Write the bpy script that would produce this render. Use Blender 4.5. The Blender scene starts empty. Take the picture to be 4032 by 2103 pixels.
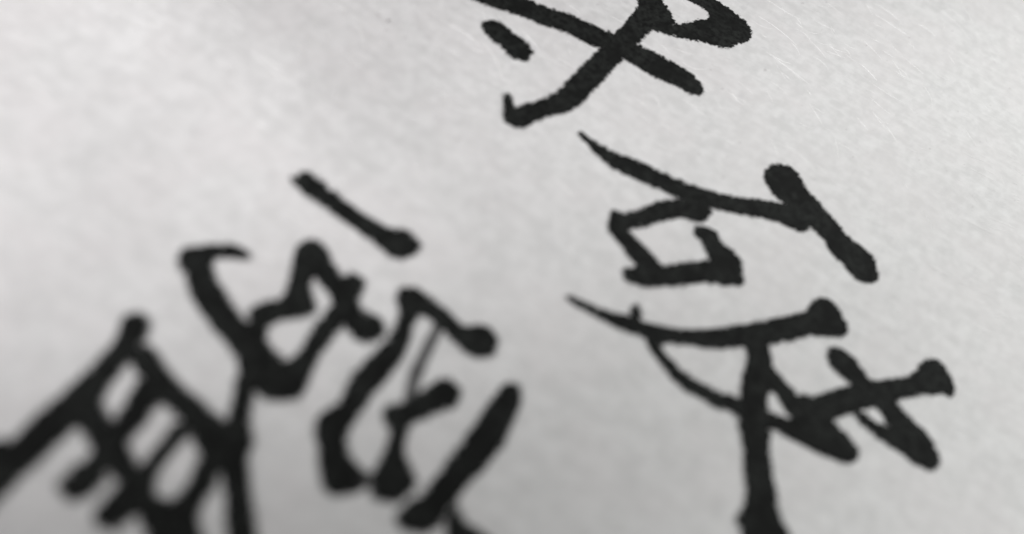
import bpy, math, random
import numpy as np
from mathutils import Matrix, Vector

random.seed(7)
scene = bpy.context.scene
MM = 0.001

# ------------------------------------------------------------------ camera
cam_data = bpy.data.cameras.new("camera")
cam = bpy.data.objects.new("camera", cam_data)
scene.collection.objects.link(cam)
cam.matrix_world = Matrix([(0.93327392, 0.13053503, -0.33460484, -0.02430288), (-0.26019686, 0.8879159, -0.37934542, -0.02755246), (0.24758309, 0.44109632, 0.86263355, 0.06265444), (0.0, 0.0, 0.0, 1.0)])
cam_data.sensor_fit = 'HORIZONTAL'
cam_data.lens = 3.99
cam_data.sensor_width = 3.99 * 4032 / 3134.0
cam_data.clip_start = 0.001
cam_data.clip_end = 20.0
cam_data.dof.use_dof = True
cam_data.dof.focus_distance = 0.0967
cam_data.dof.aperture_fstop = 1.066
scene.camera = cam

# ------------------------------------------------------------------ world and added lights
world = bpy.data.worlds.new("World")
scene.world = world
world.use_nodes = True
bg = world.node_tree.nodes["Background"]
bg.inputs[0].default_value = (0.985, 0.965, 0.960, 1)
bg.inputs[1].default_value = 0.218


def added_spot(name, loc, target, half_angle, power, color):
    """an added spot, no real lamp: casts a soft pool of light on the sheet"""
    d = bpy.data.lights.new(name, 'SPOT')
    d.energy = power
    d.color = color
    d.shadow_soft_size = 0.012
    d.spot_size = math.radians(2 * half_angle)
    d.spot_blend = 1.0
    o = bpy.data.objects.new(name, d)
    scene.collection.objects.link(o)
    o.location = loc
    o.rotation_euler = (Vector(target) - Vector(loc)).to_track_quat('-Z', 'Y').to_euler()
    return o


added_spot("added_spot_right", (0.191, 0.098, 0.2149), (0.0823, -0.0606, 0.0), 26.7, 3.12, (0.995, 1.0, 0.985))  # invented light from the right, its cone fitted to the sheet's brightness
added_spot("added_spot_left", (-0.3214, -0.0451, 0.1556), (-0.0254, 0.0378, 0.0), 10.36, 8.03, (1.0, 0.978, 0.986))  # second invented light, low at the left, pool fades towards the bottom

scene.view_settings.view_transform = 'Standard'
scene.view_settings.look = 'None'
scene.view_settings.exposure = 0.0
scene.view_settings.gamma = 1.0
scene.cycles.use_denoising = True
scene.cycles.max_bounces = 6
scene.cycles.transparent_max_bounces = 16


# ------------------------------------------------------------------ relief of the sheet
def relief(x, y):
    """height of the paper in mm at x, y in mm: a soft sheet lying almost flat"""
    return (0.16 * np.sin(0.085 * x + 0.05 * y + 0.6) + 0.11 * np.sin(-0.06 * x + 0.12 * y + 2.0)
            + 0.05 * np.sin(0.21 * x + 0.16 * y + 1.1) + 0.035 * np.sin(0.33 * x - 0.22 * y + 4.0)
            + 0.38 * np.exp(-((0.8787 * x + 0.4774 * y - -5.487) / 6.5) ** 2 / 2))


# ------------------------------------------------------------------ node helpers
def new_mat(name):
    m = bpy.data.materials.new(name)
    m.use_nodes = True
    nt = m.node_tree
    return m, nt, nt.nodes["Principled BSDF"]


class G:
    def __init__(self, nt):
        self.nt = nt
        tc = nt.nodes.new('ShaderNodeTexCoord')
        mp = nt.nodes.new('ShaderNodeMapping')
        mp.inputs['Scale'].default_value = (1000, 1000, 1000)      # millimetres
        nt.links.new(tc.outputs['Object'], mp.inputs[0])
        self.mm = mp.outputs[0]

    def link(self, a, b):
        self.nt.links.new(a, b)

    def map(self, rot=0.0, scale=(1, 1, 1), loc=(0, 0, 0), src=None):
        r = self.nt.nodes.new('ShaderNodeMapping')
        r.vector_type = 'TEXTURE'
        r.inputs['Rotation'].default_value = (0, 0, rot)
        r.inputs['Scale'].default_value = scale
        r.inputs['Location'].default_value = loc
        self.link(src or self.mm, r.inputs[0])
        return r.outputs[0]

    def noise(self, scale, detail=3, rough=0.55, vec=None, distort=0.0):
        n = self.nt.nodes.new('ShaderNodeTexNoise')
        n.inputs['Scale'].default_value = scale
        n.inputs['Detail'].default_value = detail
        n.inputs['Roughness'].default_value = rough
        n.inputs['Distortion'].default_value = distort
        self.link(vec or self.mm, n.inputs['Vector'])
        return n.outputs[0]

    def math(self, op, a, b=0.0, c=None):
        n = self.nt.nodes.new('ShaderNodeMath')
        n.operation = op
        for i, v in enumerate((a, b, c)):
            if v is None:
                continue
            if isinstance(v, (int, float)):
                n.inputs[i].default_value = v
            else:
                self.link(v, n.inputs[i])
        return n.outputs[0]

    def ramp(self, v, a, b, lo=0.0, hi=1.0, smooth=True):
        n = self.nt.nodes.new('ShaderNodeMapRange')
        n.interpolation_type = 'SMOOTHSTEP' if smooth else 'LINEAR'
        self.link(v, n.inputs[0])
        n.inputs[1].default_value, n.inputs[2].default_value = a, b
        n.inputs[3].default_value, n.inputs[4].default_value = lo, hi
        return n.outputs[0]

    def mix(self, f, a, b):
        n = self.nt.nodes.new('ShaderNodeMix')
        n.data_type = 'RGBA'
        for i, v in ((0, f), (6, a), (7, b)):
            if isinstance(v, (int, float)):
                n.inputs[i].default_value = v
            elif isinstance(v, tuple):
                n.inputs[i].default_value = (*v, 1)
            else:
                self.link(v, n.inputs[i])
        return n.outputs[2]


# ------------------------------------------------------------------ materials
def paper_material():
    m, nt, b = new_mat("rice_paper")
    g = G(nt)
    # soft, long, felted fibres in several directions
    f1 = g.noise(1.0, 4, 0.6, g.map(-0.646, (3.2, 1.3, 1), (0, 0, 0)))
    f2 = g.noise(1.0, 4, 0.6, g.map(-0.851, (4.0, 0.9, 1), (31, 7, 0)))
    f3 = g.noise(1.0, 3, 0.6, g.map(0.55, (2.2, 1.2, 1), (-13, 57, 0)))
    fine = g.noise(0.8, 5, 0.66)
    cloud = g.noise(0.11, 4, 0.55, distort=0.4)
    mott = g.noise(0.45, 4, 0.65, g.map(0.4, (1.3, 0.9, 1)), 0.5)
    s_grain = g.noise(3.2, 3, 0.7)
    # white fibres with painted glints: lighter colour on thin crests of stretched noise
    fg = g.noise(1.0, 2, 0.5, g.map(-0.646, (6.0, 0.42, 1), (3, 90, 0)))
    gl = g.ramp(fg, 0.66, 0.76)
    fg2 = g.noise(1.0, 2, 0.5, g.map(-1.452, (5.0, 0.36, 1), (77, 12, 0)))
    gl = g.math('MAXIMUM', gl, g.ramp(fg2, 0.70, 0.80))
    s = g.math('ADD', g.math('MULTIPLY', f1, 0.28), g.math('MULTIPLY', f2, 0.18))
    s = g.math('ADD', s, g.math('MULTIPLY', f3, 0.22))
    s = g.math('ADD', s, g.math('MULTIPLY', fine, 0.32))
    body = g.mix(g.ramp(s, 0.40, 0.60), (0.650, 0.651, 0.646), (0.775, 0.776, 0.773))
    body = g.mix(g.ramp(s_grain, 0.35, 0.65, 0, 0.22), body, (0.60, 0.60, 0.595))
    body = g.mix(g.ramp(mott, 0.58, 0.75, 0, 0.34), body, (0.52, 0.52, 0.53))
    body = g.mix(g.ramp(cloud, 0.40, 0.66, 0, 0.35), body, (0.720, 0.700, 0.700))
    # a few dark flecks
    sp = g.noise(1.25, 1, 0.4, g.map(0.2, (1.5, 0.8, 1), (11, 3, 0)))
    body = g.mix(g.ramp(sp, 0.74, 0.80, 0, 0.35), body, (0.40, 0.38, 0.38))
    body = g.mix(g.math('MULTIPLY', gl, 0.35), body, (0.88, 0.88, 0.87))
    g.link(body, b.inputs['Base Color'])
    b.inputs['Roughness'].default_value = 0.72
    b.inputs['Specular IOR Level'].default_value = 0.30
    h = g.math('ADD', g.math('MULTIPLY', s, 0.9), g.math('MULTIPLY', gl, 0.3))
    bp = nt.nodes.new('ShaderNodeBump')
    bp.inputs['Strength'].default_value = 0.8
    bp.inputs['Distance'].default_value = 0.00013
    g.link(h, bp.inputs['Height'])
    g.link(bp.outputs[0], b.inputs['Normal'])
    return m


def ink_material(name, dark, light, spread, cover):
    """ink soaked into the paper: fuzzy edges follow the fibres, solid inside"""
    m, nt, b = new_mat(name)
    g = G(nt)
    at = nt.nodes.new('ShaderNodeAttribute')
    at.attribute_name = "edge"                                      # mm inside the outline
    e = at.outputs['Fac']
    n1 = g.noise(1.0, 3, 0.65, g.map(-0.851, (0.95, 0.26, 1)))
    n2 = g.noise(1.0, 3, 0.65, g.map(0.4, (0.60, 0.22, 1), (9, 2, 0)))
    n3 = g.noise(2.6, 3, 0.75)
    n = g.math('ADD', g.math('MULTIPLY', n1, 0.3), g.math('MULTIPLY', n2, 0.2))
    n = g.math('ADD', n, g.math('MULTIPLY', n3, 0.5))
    n = g.math('MULTIPLY', g.math('SUBTRACT', n, 0.5), spread)
    alpha = g.ramp(g.math('ADD', e, n), -0.10, 0.10, 0.0, cover)
    fib = g.noise(1.0, 4, 0.7, g.map(-0.851, (1.0, 0.45, 1), (5, 5, 0)))
    fib2 = g.noise(1.6, 5, 0.75)
    k = g.math('ADD', g.math('MULTIPLY', fib, 0.4), g.math('MULTIPLY', fib2, 0.6))
    c = g.mix(g.ramp(k, 0.38, 0.60), dark, light)
    pool = g.noise(0.30, 3, 0.6)                                    # wetter, denser pools
    c = g.mix(g.ramp(pool, 0.46, 0.60, 0.0, 0.75), c, tuple(v * 0.22 for v in light))
    g.link(c, b.inputs['Base Color'])
    b.inputs['Roughness'].default_value = 0.80
    b.inputs['Specular IOR Level'].default_value = 0.16
    bp = nt.nodes.new('ShaderNodeBump')
    bp.inputs['Strength'].default_value = 0.35
    bp.inputs['Distance'].default_value = 0.00004
    g.link(k, bp.inputs['Height'])
    g.link(bp.outputs[0], b.inputs['Normal'])
    g.link(alpha, b.inputs['Alpha'])
    return m


def plain(name, col, rough):
    m, nt, b = new_mat(name)
    g = G(nt)
    g.link(g.mix(g.noise(0.6, 4), tuple(c * 0.92 for c in col), col), b.inputs['Base Color'])
    b.inputs['Roughness'].default_value = rough
    return m


PAPER = paper_material()
INK = {'black': ink_material("black_ink", (0.0010, 0.0012, 0.0012), (0.0190, 0.0210, 0.0195), 2.3, 1.0),
       'grey': ink_material("thin_grey_ink", (0.085, 0.085, 0.085), (0.13, 0.13, 0.13), 0.4, 0.74),
       'faint': ink_material("faint_ink", (0.03, 0.03, 0.03), (0.08, 0.08, 0.08), 0.4, 0.5)}
FIBRE = plain("white_fibre", (0.97, 0.97, 0.96), 0.32)
FIBRE.node_tree.nodes["Principled BSDF"].inputs['Specular IOR Level'].default_value = 0.7
FIBRE.node_tree.nodes["Principled BSDF"].inputs['Subsurface Weight'].default_value = 0.0
HAIR = plain("dark_fleck", (0.09, 0.06, 0.06), 0.7)
TABLE = plain("grey_felt", (0.16, 0.16, 0.15), 0.95)


def link_mesh(name, verts, faces, mat, parent=None, smooth=True):
    me = bpy.data.meshes.new(name)
    me.from_pydata(verts, [], faces)
    me.materials.append(mat)
    if smooth:
        me.polygons.foreach_set('use_smooth', [True] * len(me.polygons))
    o = bpy.data.objects.new(name, me)
    scene.collection.objects.link(o)
    o.parent = parent
    return o


# ------------------------------------------------------------------ table top under the sheet
tv = [(x * MM, y * MM, z * MM) for z in (-21, -1.0) for x, y in ((-450, -450), (450, -450), (450, 450), (-450, 450))]
tf = [(3, 2, 1, 0), (4, 5, 6, 7), (0, 1, 5, 4), (1, 2, 6, 5), (2, 3, 7, 6), (3, 0, 4, 7)]
table = link_mesh("table_top", tv, tf, TABLE, smooth=False)
table["kind"] = "structure"

# ------------------------------------------------------------------ the sheet of paper
XS = np.arange(-120, 121, 1.0)
YS = np.arange(-170, 171, 1.0)
gx, gy = np.meshgrid(XS, YS)
gz = relief(gx, gy)
nx, ny = len(XS), len(YS)
top = np.stack([gx, gy, gz], -1).reshape(-1, 3) * MM
bot = top - np.array([0, 0, 0.09 * MM])
verts = np.concatenate([top, bot]).tolist()
N = nx * ny
faces = []
for j in range(ny - 1):
    for i in range(nx - 1):
        a = j * nx + i
        faces.append((a, a + 1, a + nx + 1, a + nx))
        faces.append((N + a, N + a + nx, N + a + nx + 1, N + a + 1))
ring = [i for i in range(nx)] + [j * nx + nx - 1 for j in range(1, ny)] + \
       [(ny - 1) * nx + i for i in range(nx - 2, -1, -1)] + [j * nx for j in range(ny - 2, 0, -1)]
for a, b in zip(ring, ring[1:] + ring[:1]):
    faces.append((b, a, N + a, N + b))
sheet = link_mesh("paper_sheet", verts, faces, PAPER)
sheet["label"] = "sheet of white fibrous rice paper with black brush-written characters"
sheet["category"] = "paper sheet"

# ------------------------------------------------------------------ brush strokes
# outlines in hundredths of a millimetre on the paper: (ink, spread in mm, [x, y, x, y ...])
CHARACTERS = [
    ('crossed character with a small dot, cut by the top edge', [
        ('black', 0.05, [1079,3184,1198,3104,1361,3024,1478,2980,1650,2876,1832,2752,1980,2662,2183,2515,2352,2402,2512,2263,2603,2181,2714,2073,2780,1968,2799,1883,2791,1808,2739,1761,2660,1757,2594,1785,2492,1874,2313,1993,2175,2102,2048,2236,1960,2318,1763,2470,1659,2507,1574,2560,1460,2655,1304,2751,1138,2813,973,2919,754,3027,585,3108,444,3194,279,3287,165,3370,154,3437,319,3455,580,3405,830,3300]),
        ('black', 0.05, [2513,3279,2473,3170,2425,3061,2310,2938,2201,2851,2087,2747,1983,2671,1714,2455,1571,2334,1401,2210,1282,2104,1171,2016,1044,1915,902,1848,726,1792,600,1764,518,1748,500,1802,511,1906,485,1931,447,1911,417,1838,392,1735,356,1649,367,1575,425,1512,506,1483,592,1513,740,1575,886,1623,1024,1635,1145,1678,1242,1724,1336,1802,1453,1903,1587,2006,1730,2128,1834,2214,1919,2269,1966,2334,2070,2415,2206,2497,2299,2581,2430,2682,2514,2741,2640,2744,2812,2780,2820,2880,2822,3008,2786,3121,2775,3195,2701,3273]),
        ('black', 0.05, [2480,2733,2542,2812,2680,2805,2812,2780,2991,2790,3168,2827,3267,2831,3318,2875,3323,2966,3256,3043,3148,3141,3056,3239,3198,3308,3403,3243,3522,3126,3634,2992,3720,2877,3789,2763,3807,2651,3775,2562,3663,2478,3518,2451,3364,2397,3247,2429,3081,2499,2895,2552,2715,2614,2555,2685]),
        ('black', 0.04, [462,2850,484,2885,555,2893,644,2874,684,2830,729,2770,757,2716,812,2666,856,2606,886,2558,894,2495,909,2443,856,2364,803,2331,738,2345,648,2386,611,2470,575,2554,520,2603,482,2683,449,2767,436,2799]),
    ]),
    ('character with a long sweeping stroke over an open box', [
        ('black', 0.1, [1116,1372,1148,1377,1192,1307,1304,1196,1445,1082,1645,962,1864,801,2037,679,2221,580,2412,495,2626,423,2881,361,3150,281,3335,196,3391,61,3317,-35,3228,-56,3116,-4,3016,72,2850,148,2691,199,2476,266,2269,345,2069,439,1936,500,1788,602,1616,716,1446,831,1332,932,1226,1098,1147,1262]),
        ('black', 0.1, [3126,701,3240,758,3363,755,3462,703,3507,613,3519,493,3540,390,3604,267,3643,132,3698,28,3754,-140,3833,-263,3919,-370,3970,-472,3937,-578,3929,-656,3847,-721,3753,-730,3655,-685,3600,-593,3547,-462,3466,-312,3461,-186,3388,-51,3350,49,3262,155,3183,278,3105,368,3068,471,3056,572,3070,638]),
        ('black', 0.1, [1924,470,2081,469,2208,392,2257,316,2199,253,2112,194,2013,221,1920,263,1817,275,1691,267,1530,241,1372,215,1263,199,1320,74,1391,-51,1439,-158,1504,-260,1355,-304,1241,-218,1176,-81,1133,40,1086,148,1059,255,1079,312,1137,395,1187,434,1260,394,1409,399,1572,433,1740,475]),
        ('black', 0.1, [1967,68,2005,131,2084,144,2168,100,2212,37,2222,-40,2287,-139,2345,-223,2353,-313,2322,-426,2274,-521,2142,-512,2005,-473,1968,-345,2026,-222,2014,-102,2000,-4]),
        ('black', 0.1, [1054,-221,1118,-201,1216,-207,1324,-229,1503,-224,1622,-225,1802,-228,1970,-229,2107,-233,2229,-310,2228,-456,2144,-508,1977,-469,1808,-437,1658,-437,1498,-428,1284,-413,1152,-381,1069,-335,1035,-274]),
    ]),
    ('character with an arc over a thick upright stroke', [
        ('black', 0.17, [412,-396,469,-424,581,-489,691,-563,808,-619,942,-687,1077,-755,1233,-827,1420,-875,1650,-922,1854,-940,2064,-951,2285,-948,2510,-945,2741,-941,2868,-920,3003,-837,3107,-822,3186,-855,3243,-978,3247,-1062,3251,-1145,3179,-1215,3055,-1204,2822,-1155,2497,-1161,2278,-1154,2067,-1138,1821,-1114,1626,-1081,1443,-1021,1223,-957,1081,-906,950,-830,832,-774,709,-680,563,-543,460,-451]),
        ('black', 0.2, [986,-665,1016,-593,1051,-579,1073,-602,1050,-694,1064,-791,1144,-954,1173,-1088,1270,-1251,1409,-1404,1580,-1527,1758,-1634,1979,-1790,2230,-1933,2433,-1964,2598,-1987,2658,-2081,2729,-2214,2739,-2297,2679,-2365,2607,-2376,2469,-2311,2277,-2182,2081,-2019,1927,-1900,1673,-1734,1500,-1619,1349,-1501,1223,-1370,1133,-1191,1073,-1035,1044,-900,982,-797]),
        ('black', 0.22, [2107,-1096,2270,-1123,2243,-1274,2199,-1400,2120,-1536,2018,-1683,1942,-1867,1876,-2030,1811,-2189,1754,-2396,1706,-2582,1697,-2725,1706,-2870,1543,-2924,1360,-2864,1303,-2758,1315,-2667,1298,-2600,1375,-2554,1472,-2448,1521,-2295,1581,-2140,1633,-1980,1677,-1814,1760,-1652,1855,-1488,1998,-1289]),
        ('black', 0.17, [2085,-1380,2199,-1391,2276,-1527,2369,-1698,2458,-1785,2622,-1983,2658,-2081,2526,-2163,2351,-2038,2260,-1939,2193,-1811,2157,-1640,2098,-1560,2029,-1501]),
        ('black', 0.17, [2277,-1751,2362,-1711,2566,-1749,2778,-1733,3034,-1724,3216,-1730,3437,-1753,3667,-1767,3841,-1720,3930,-1656,4060,-1649,4145,-1715,4168,-1841,4145,-1977,4083,-2015,3932,-1976,3712,-1934,3467,-1944,3331,-1936,3094,-1946,2861,-1956,2627,-1974,2416,-1996,2274,-1932]),
        ('black', 0.17, [2906,-1378,2998,-1335,3097,-1392,3172,-1515,3231,-1703,3307,-1816,3373,-1945,3449,-2094,3525,-2242,3580,-2347,3592,-2461,3573,-2567,3501,-2624,3392,-2609,3313,-2511,3268,-2356,3213,-2178,3201,-2100,3188,-1984,3133,-1878,3039,-1715,2956,-1612,2886,-1483]),
        ('black', 0.2, [2912,-1966,2990,-2010,3043,-2077,3116,-2148,3224,-2198,3350,-2336,3415,-2497,3339,-2544,3183,-2383,3058,-2247,2958,-2106,2909,-2012]),
    ]),
    ('hooked character under a lone slanting stroke', [
        ('black', 0.07, [-1790,1116,-1750,1162,-1676,1191,-1613,1167,-1569,1110,-1516,1029,-1437,944,-1378,857,-1317,787,-1240,698,-1160,623,-1068,540,-969,493,-893,462,-841,388,-812,299,-860,238,-947,207,-1021,209,-1097,263,-1153,348,-1224,427,-1288,514,-1364,602,-1440,697,-1529,794,-1620,884,-1704,973,-1756,1057]),
        ('black', 0.24, [-2770,523,-2737,563,-2619,572,-2472,559,-2354,532,-2285,477,-2261,428,-2335,440,-2437,473,-2526,468,-2564,394,-2559,305,-2504,140,-2436,-24,-2365,-153,-2302,-231,-2231,-359,-2161,-486,-2099,-562,-1999,-678,-2009,-788,-2040,-845,-2140,-840,-2277,-797,-2324,-726,-2365,-608,-2429,-437,-2497,-296,-2605,-113,-2707,139,-2732,315,-2778,445]),
        ('black', 0.21, [-1864,395,-1804,477,-1706,490,-1650,444,-1653,326,-1756,180,-1809,100,-1813,-23,-1804,-112,-1827,-160,-1981,-167,-2132,-176,-2197,-215,-2232,-309,-2288,-233,-2300,-164,-2299,-97,-2264,-52,-2170,-16,-2032,-4,-1972,91,-1924,207,-1885,308]),
        ('black', 0.21, [-1742,468,-1676,476,-1630,414,-1600,262,-1534,89,-1467,-66,-1436,-204,-1370,-274,-1299,-317,-1280,-407,-1326,-475,-1419,-488,-1508,-444,-1549,-347,-1589,-219,-1614,-93,-1669,41,-1716,138,-1763,235]),
        ('black', 0.26, [-1537,71,-1449,119,-1380,52,-1384,-10,-1447,-88,-1492,-202,-1604,-303,-1714,-402,-1824,-515,-1920,-644,-1995,-790,-2054,-842,-2129,-764,-2139,-635,-2099,-562,-2023,-544,-1919,-448,-1822,-314,-1692,-183,-1614,-93]),
    ]),
    ('character with a peaked roof stroke and a thin grey line', [
        ('black', 0.28, [-1087,-174,-1065,-110,-980,-96,-885,-162,-965,-294,-1027,-398,-1113,-551,-1212,-689,-1340,-809,-1481,-924,-1607,-1063,-1731,-1190,-1768,-1282,-1759,-1383,-1714,-1482,-1655,-1575,-1697,-1630,-1787,-1652,-1900,-1630,-1950,-1557,-1940,-1392,-1932,-1247,-1917,-1084,-1878,-1041,-1742,-998,-1655,-880,-1546,-742,-1389,-628,-1248,-526,-1137,-396,-1086,-272]),
        ('black', 0.15, [-1062,-140,-964,-103,-854,-187,-725,-343,-598,-510,-446,-537,-362,-614,-353,-711,-428,-796,-547,-794,-643,-720,-712,-604,-793,-479,-893,-361,-986,-290]),
        ('grey', 0.15, [-842,-455,-773,-473,-799,-506,-903,-647,-1019,-809,-1103,-954,-1154,-1068,-1219,-1055,-1190,-955,-1111,-791,-988,-631,-879,-501]),
        ('black', 0.28, [-1384,-1095,-1276,-1082,-1133,-1054,-939,-965,-842,-966,-782,-1053,-828,-1133,-968,-1166,-1130,-1198,-1258,-1237,-1357,-1226,-1406,-1156]),
        ('black', 0.28, [-1356,-1183,-1251,-1204,-1303,-1330,-1342,-1439,-1326,-1558,-1299,-1662,-1320,-1722,-1422,-1779,-1534,-1777,-1597,-1692,-1579,-1600,-1493,-1489,-1398,-1344]),
        ('black', 0.22, [-278,-1155,-302,-1241,-411,-1396,-531,-1545,-707,-1676,-913,-1813,-1089,-1950,-1189,-2045,-1319,-2056,-1448,-1984,-1450,-1914,-1357,-1857,-1231,-1806,-1068,-1680,-877,-1521,-675,-1340,-491,-1184,-377,-1098,-302,-1095]),
        ('faint', 0.15, [-1699,-1558,-1561,-1588,-1556,-1645,-1726,-1616]),
    ]),
    ('ladder-like character in the lower left corner', [
        ('black', 0.25, [-2429,-362,-2306,-508,-2334,-660,-2385,-752,-2427,-895,-2450,-1022,-2452,-1152,-2497,-1269,-2498,-1394,-2510,-1545,-2506,-1682,-2500,-1802,-2506,-1903,-2668,-1864,-2656,-1765,-2651,-1648,-2643,-1515,-2640,-1363,-2633,-1240,-2622,-1084,-2578,-964,-2539,-889,-2492,-749,-2465,-652,-2427,-538]),
        ('black', 0.25, [-3191,-293,-3129,-244,-3059,-283,-2998,-432,-2908,-584,-2791,-740,-2687,-876,-2607,-958,-2494,-1013,-2446,-1105,-2472,-1195,-2581,-1235,-2684,-1244,-2769,-1164,-2796,-1079,-2840,-942,-2915,-814,-3019,-679,-3069,-587,-3144,-438]),
        ('black', 0.34, [-2602,-1168,-2611,-1245,-2689,-1290,-2774,-1409,-2840,-1500,-2893,-1606,-2876,-1712,-2873,-1814,-3137,-1750,-3177,-1598,-3210,-1504,-3138,-1440,-2990,-1466,-2915,-1408,-2833,-1290,-2771,-1179,-2713,-1112]),
        ('black', 0.25, [-3250,-74,-3229,10,-3153,42,-3090,-14,-3079,-69,-3107,-135,-3189,-259,-3252,-333,-3345,-449,-3437,-579,-3497,-680,-3609,-752,-3719,-838,-3826,-937,-3956,-1043,-4082,-1160,-4180,-1251,-4265,-1061,-4205,-826,-4080,-792,-4017,-806,-3952,-758,-3819,-630,-3682,-530,-3540,-411,-3407,-286,-3299,-170]),
        ('black', 0.2, [-3568,-745,-3550,-637,-3480,-603,-3441,-659,-3368,-834,-3295,-974,-3225,-1158,-3150,-1251,-3133,-1374,-3057,-1451,-2978,-1484,-2936,-1625,-2953,-1795,-3137,-1750,-3155,-1646,-3201,-1564,-3270,-1403,-3363,-1189,-3424,-1100,-3486,-995,-3520,-880]),
        ('black', 0.2, [-3133,-491,-3036,-543,-3015,-639,-3110,-751,-3204,-871,-3296,-961,-3356,-1084,-3433,-1143,-3519,-1258,-3618,-1294,-3687,-1257,-3717,-1181,-3656,-1106,-3548,-1046,-3473,-1006,-3442,-928,-3353,-813,-3291,-714,-3213,-601]),
        ('black', 0.18, [-2925,-896,-2887,-901,-2881,-958,-2932,-1027,-3021,-1118,-3098,-1209,-3146,-1289,-3195,-1390,-3254,-1457,-3309,-1495,-3392,-1552,-3455,-1526,-3509,-1449,-3477,-1385,-3362,-1286,-3243,-1215,-3170,-1155,-3105,-1073,-3003,-960]),
    ]),
    ('pointed tip of a character at the bottom edge', [
        ('black', 0.1, [-1017,-1927,-1002,-2002,-952,-2109,-843,-2206,-769,-2310,-945,-2344,-1136,-2251,-1125,-2138,-1080,-2016]),
    ]),
]


def smooth_outline(P, step=0.12, al=0.5):
    n = len(P)
    out = []
    for i in range(n):
        p0, p1, p2, p3 = P[i - 1], P[i], P[(i + 1) % n], P[(i + 2) % n]
        d = lambda a, b: max(float(np.linalg.norm(b - a)) ** al, 1e-6)
        t0 = 0.0
        t1 = t0 + d(p0, p1)
        t2 = t1 + d(p1, p2)
        t3 = t2 + d(p2, p3)
        m = max(1, int(np.linalg.norm(p2 - p1) / step))
        for t in np.linspace(t1, t2, m, endpoint=False):
            a1 = (t1 - t) / (t1 - t0) * p0 + (t - t0) / (t1 - t0) * p1
            a2 = (t2 - t) / (t2 - t1) * p1 + (t - t1) / (t2 - t1) * p2
            a3 = (t3 - t) / (t3 - t2) * p2 + (t - t2) / (t3 - t2) * p3
            b1 = (t2 - t) / (t2 - t0) * a1 + (t - t0) / (t2 - t0) * a2
            b2 = (t3 - t) / (t3 - t1) * a2 + (t - t1) / (t3 - t1) * a3
            out.append((t2 - t) / (t2 - t1) * b1 + (t - t1) / (t2 - t1) * b2)
    return np.array(out)


def signed_distance(P, X, Y):
    """mm inside (+) or outside (-) the closed outline, and the nearest outline point"""
    best = np.full(X.shape, 1e9)
    qx = np.zeros(X.shape)
    qy = np.zeros(X.shape)
    ins = np.zeros(X.shape, bool)
    for (x1, y1), (x2, y2) in zip(P, np.roll(P, -1, 0)):
        ex, ey = x2 - x1, y2 - y1
        L = ex * ex + ey * ey + 1e-12
        t = np.clip(((X - x1) * ex + (Y - y1) * ey) / L, 0, 1)
        cx, cy = x1 + t * ex, y1 + t * ey
        d = (X - cx) ** 2 + (Y - cy) ** 2
        k = d < best
        best = np.where(k, d, best)
        qx = np.where(k, cx, qx)
        qy = np.where(k, cy, qy)
        if y1 != y2:
            ins ^= ((y1 > Y) != (y2 > Y)) & (X < ex * (Y - y1) / (y2 - y1) + x1)
    d = np.sqrt(best)
    return np.where(ins, d, -d), qx, qy


MARGIN = 0.28
CELL = 0.11
layer = 0
for label, strokes in CHARACTERS:
    ch = bpy.data.objects.new("brush_character", None)
    scene.collection.objects.link(ch)
    ch.empty_display_size = 0.005
    ch.parent = sheet
    ch["label"] = label
    for kind, grow, flat in strokes:
        P = smooth_outline(np.array(flat, float).reshape(-1, 2) / 100.0)
        layer += 1
        lift = (0.030 if kind != 'black' else 0.045) + 0.003 * layer
        x0, y0 = P.min(0) - 0.6
        x1, y1 = P.max(0) + 0.6
        X, Y = np.meshgrid(np.arange(x0, x1, CELL), np.arange(y0, y1, CELL))
        D, QX, QY = signed_distance(P, X, Y)
        D = D + grow                                                # ink spread past the brushed outline
        far = D < -MARGIN
        keep = ~far
        cell = keep[:-1, :-1] | keep[1:, :-1] | keep[:-1, 1:] | keep[1:, 1:]
        # pull the outermost corners back onto the rim
        s = np.where(far, (MARGIN + grow) / np.maximum(grow - D, 1e-6), 1.0)
        X = np.where(far, QX + (X - QX) * s, X)
        Y = np.where(far, QY + (Y - QY) * s, Y)
        D = np.where(far, -MARGIN, D)
        Z = relief(X, Y) + lift
        w = X.shape[1]
        jj, ii = np.nonzero(cell)
        quads = np.stack([jj * w + ii, jj * w + ii + 1, (jj + 1) * w + ii + 1, (jj + 1) * w + ii], -1)
        used, inv = np.unique(quads, return_inverse=True)
        quads = inv.reshape(-1, 4)
        V = np.stack([X, Y, Z], -1).reshape(-1, 3)[used] * MM
        o = link_mesh("brush_stroke", V.tolist(), quads.tolist(), INK[kind], ch)
        a = o.data.attributes.new("edge", 'FLOAT', 'POINT')
        a.data.foreach_set('value', D.reshape(-1)[used].astype(np.float32))
        if kind == 'faint':
            o["label"] = "faint bridge of watery ink"
        if kind == 'grey':
            o["label"] = "thin pale grey ink stroke"


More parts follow.
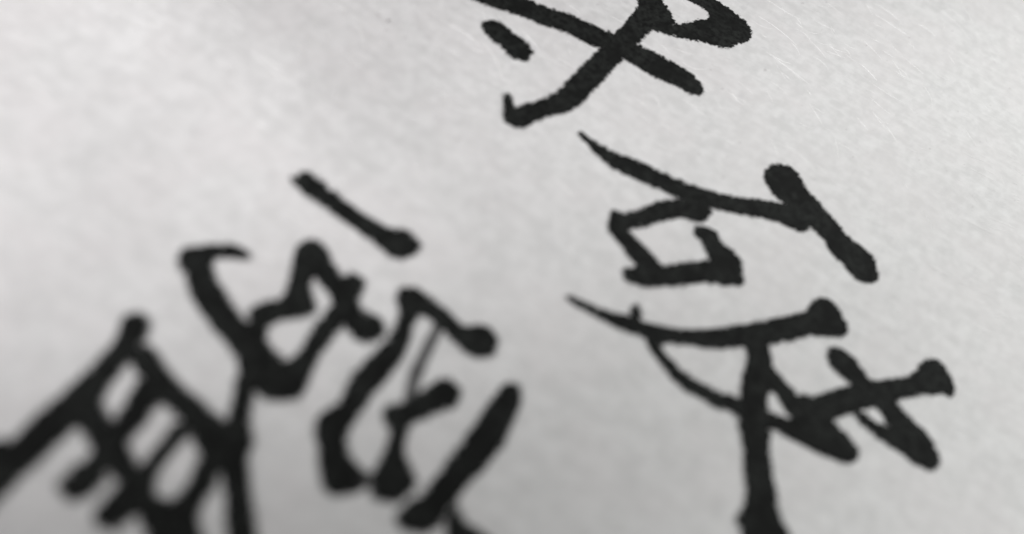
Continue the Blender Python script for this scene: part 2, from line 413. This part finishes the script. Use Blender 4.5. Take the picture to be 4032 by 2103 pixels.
# ------------------------------------------------------------------ loose fibres and flecks in the surface
def fibre(points, half, lift=0.02):
    """a hair-thin three-sided strand through points (mm)"""
    vs, fs = [], []
    n = len(points)
    for i, (x, y) in enumerate(points):
        xa, ya = points[max(i - 1, 0)]
        xb, yb = points[min(i + 1, n - 1)]
        L = math.hypot(xb - xa, yb - ya) or 1
        tx, ty = (xb - xa) / L, (yb - ya) / L
        taper = half * (0.25 + 0.75 * math.sin(math.pi * i / (n - 1)))
        z = float(relief(x, y)) + lift
        vs += [(x - ty * taper, y + tx * taper, z - 0.006), (x + ty * taper, y - tx * taper, z - 0.006), (x, y, z + taper * .75)]
        if i:
            b = 3 * i
            for q in range(3):
                r = (q + 1) % 3
                fs.append((b - 3 + q, b - 3 + r, b + r, b + q))
    return vs, fs


def collect(name, strands, mat, kind=None):
    V, F = [], []
    for vs, fs in strands:
        o = len(V)
        V += [(x * MM, y * MM, z * MM) for x, y, z in vs]
        F += [tuple(o + q for q in f) for f in fs]
    ob = link_mesh(name, V, F, mat, sheet)
    if kind:
        ob["kind"] = kind
    return ob


rf = random.Random(21)
strands = []
for k in range(1150):
    x, y = rf.uniform(-50, 92), rf.uniform(-42, 42)
    a = rf.choice((-0.646, -0.851, -0.851, -1.452)) + rf.gauss(0, 0.16)
    L = rf.uniform(0.8, 4.0) * (1.6 if rf.random() < 0.15 else 1)
    bend = rf.gauss(0, 0.10)
    pts = []
    for i in range(9):
        pts.append((x, y))
        x += math.cos(a) * L / 8
        y += math.sin(a) * L / 8
        a += bend
    strands.append(fibre(pts, rf.choice((0.014, 0.017, 0.022, 0.034)), 0.004))
collect("paper_fibres", strands, FIBRE, "stuff")
for pts, half in [([(-5.608, 29.117), (-5.476, 29.249), (-5.349, 29.348)], 0.09), ([(-6.219, 27.926), (-5.937, 28.021), (-5.655, 27.983), (-5.452, 27.814)], 0.022), ([(-6.737, 30.211), (-6.422, 30.071), (-6.331, 29.733)], 0.018)]:
    collect("fleck", [fibre(pts, half, 0.02)], HAIR)
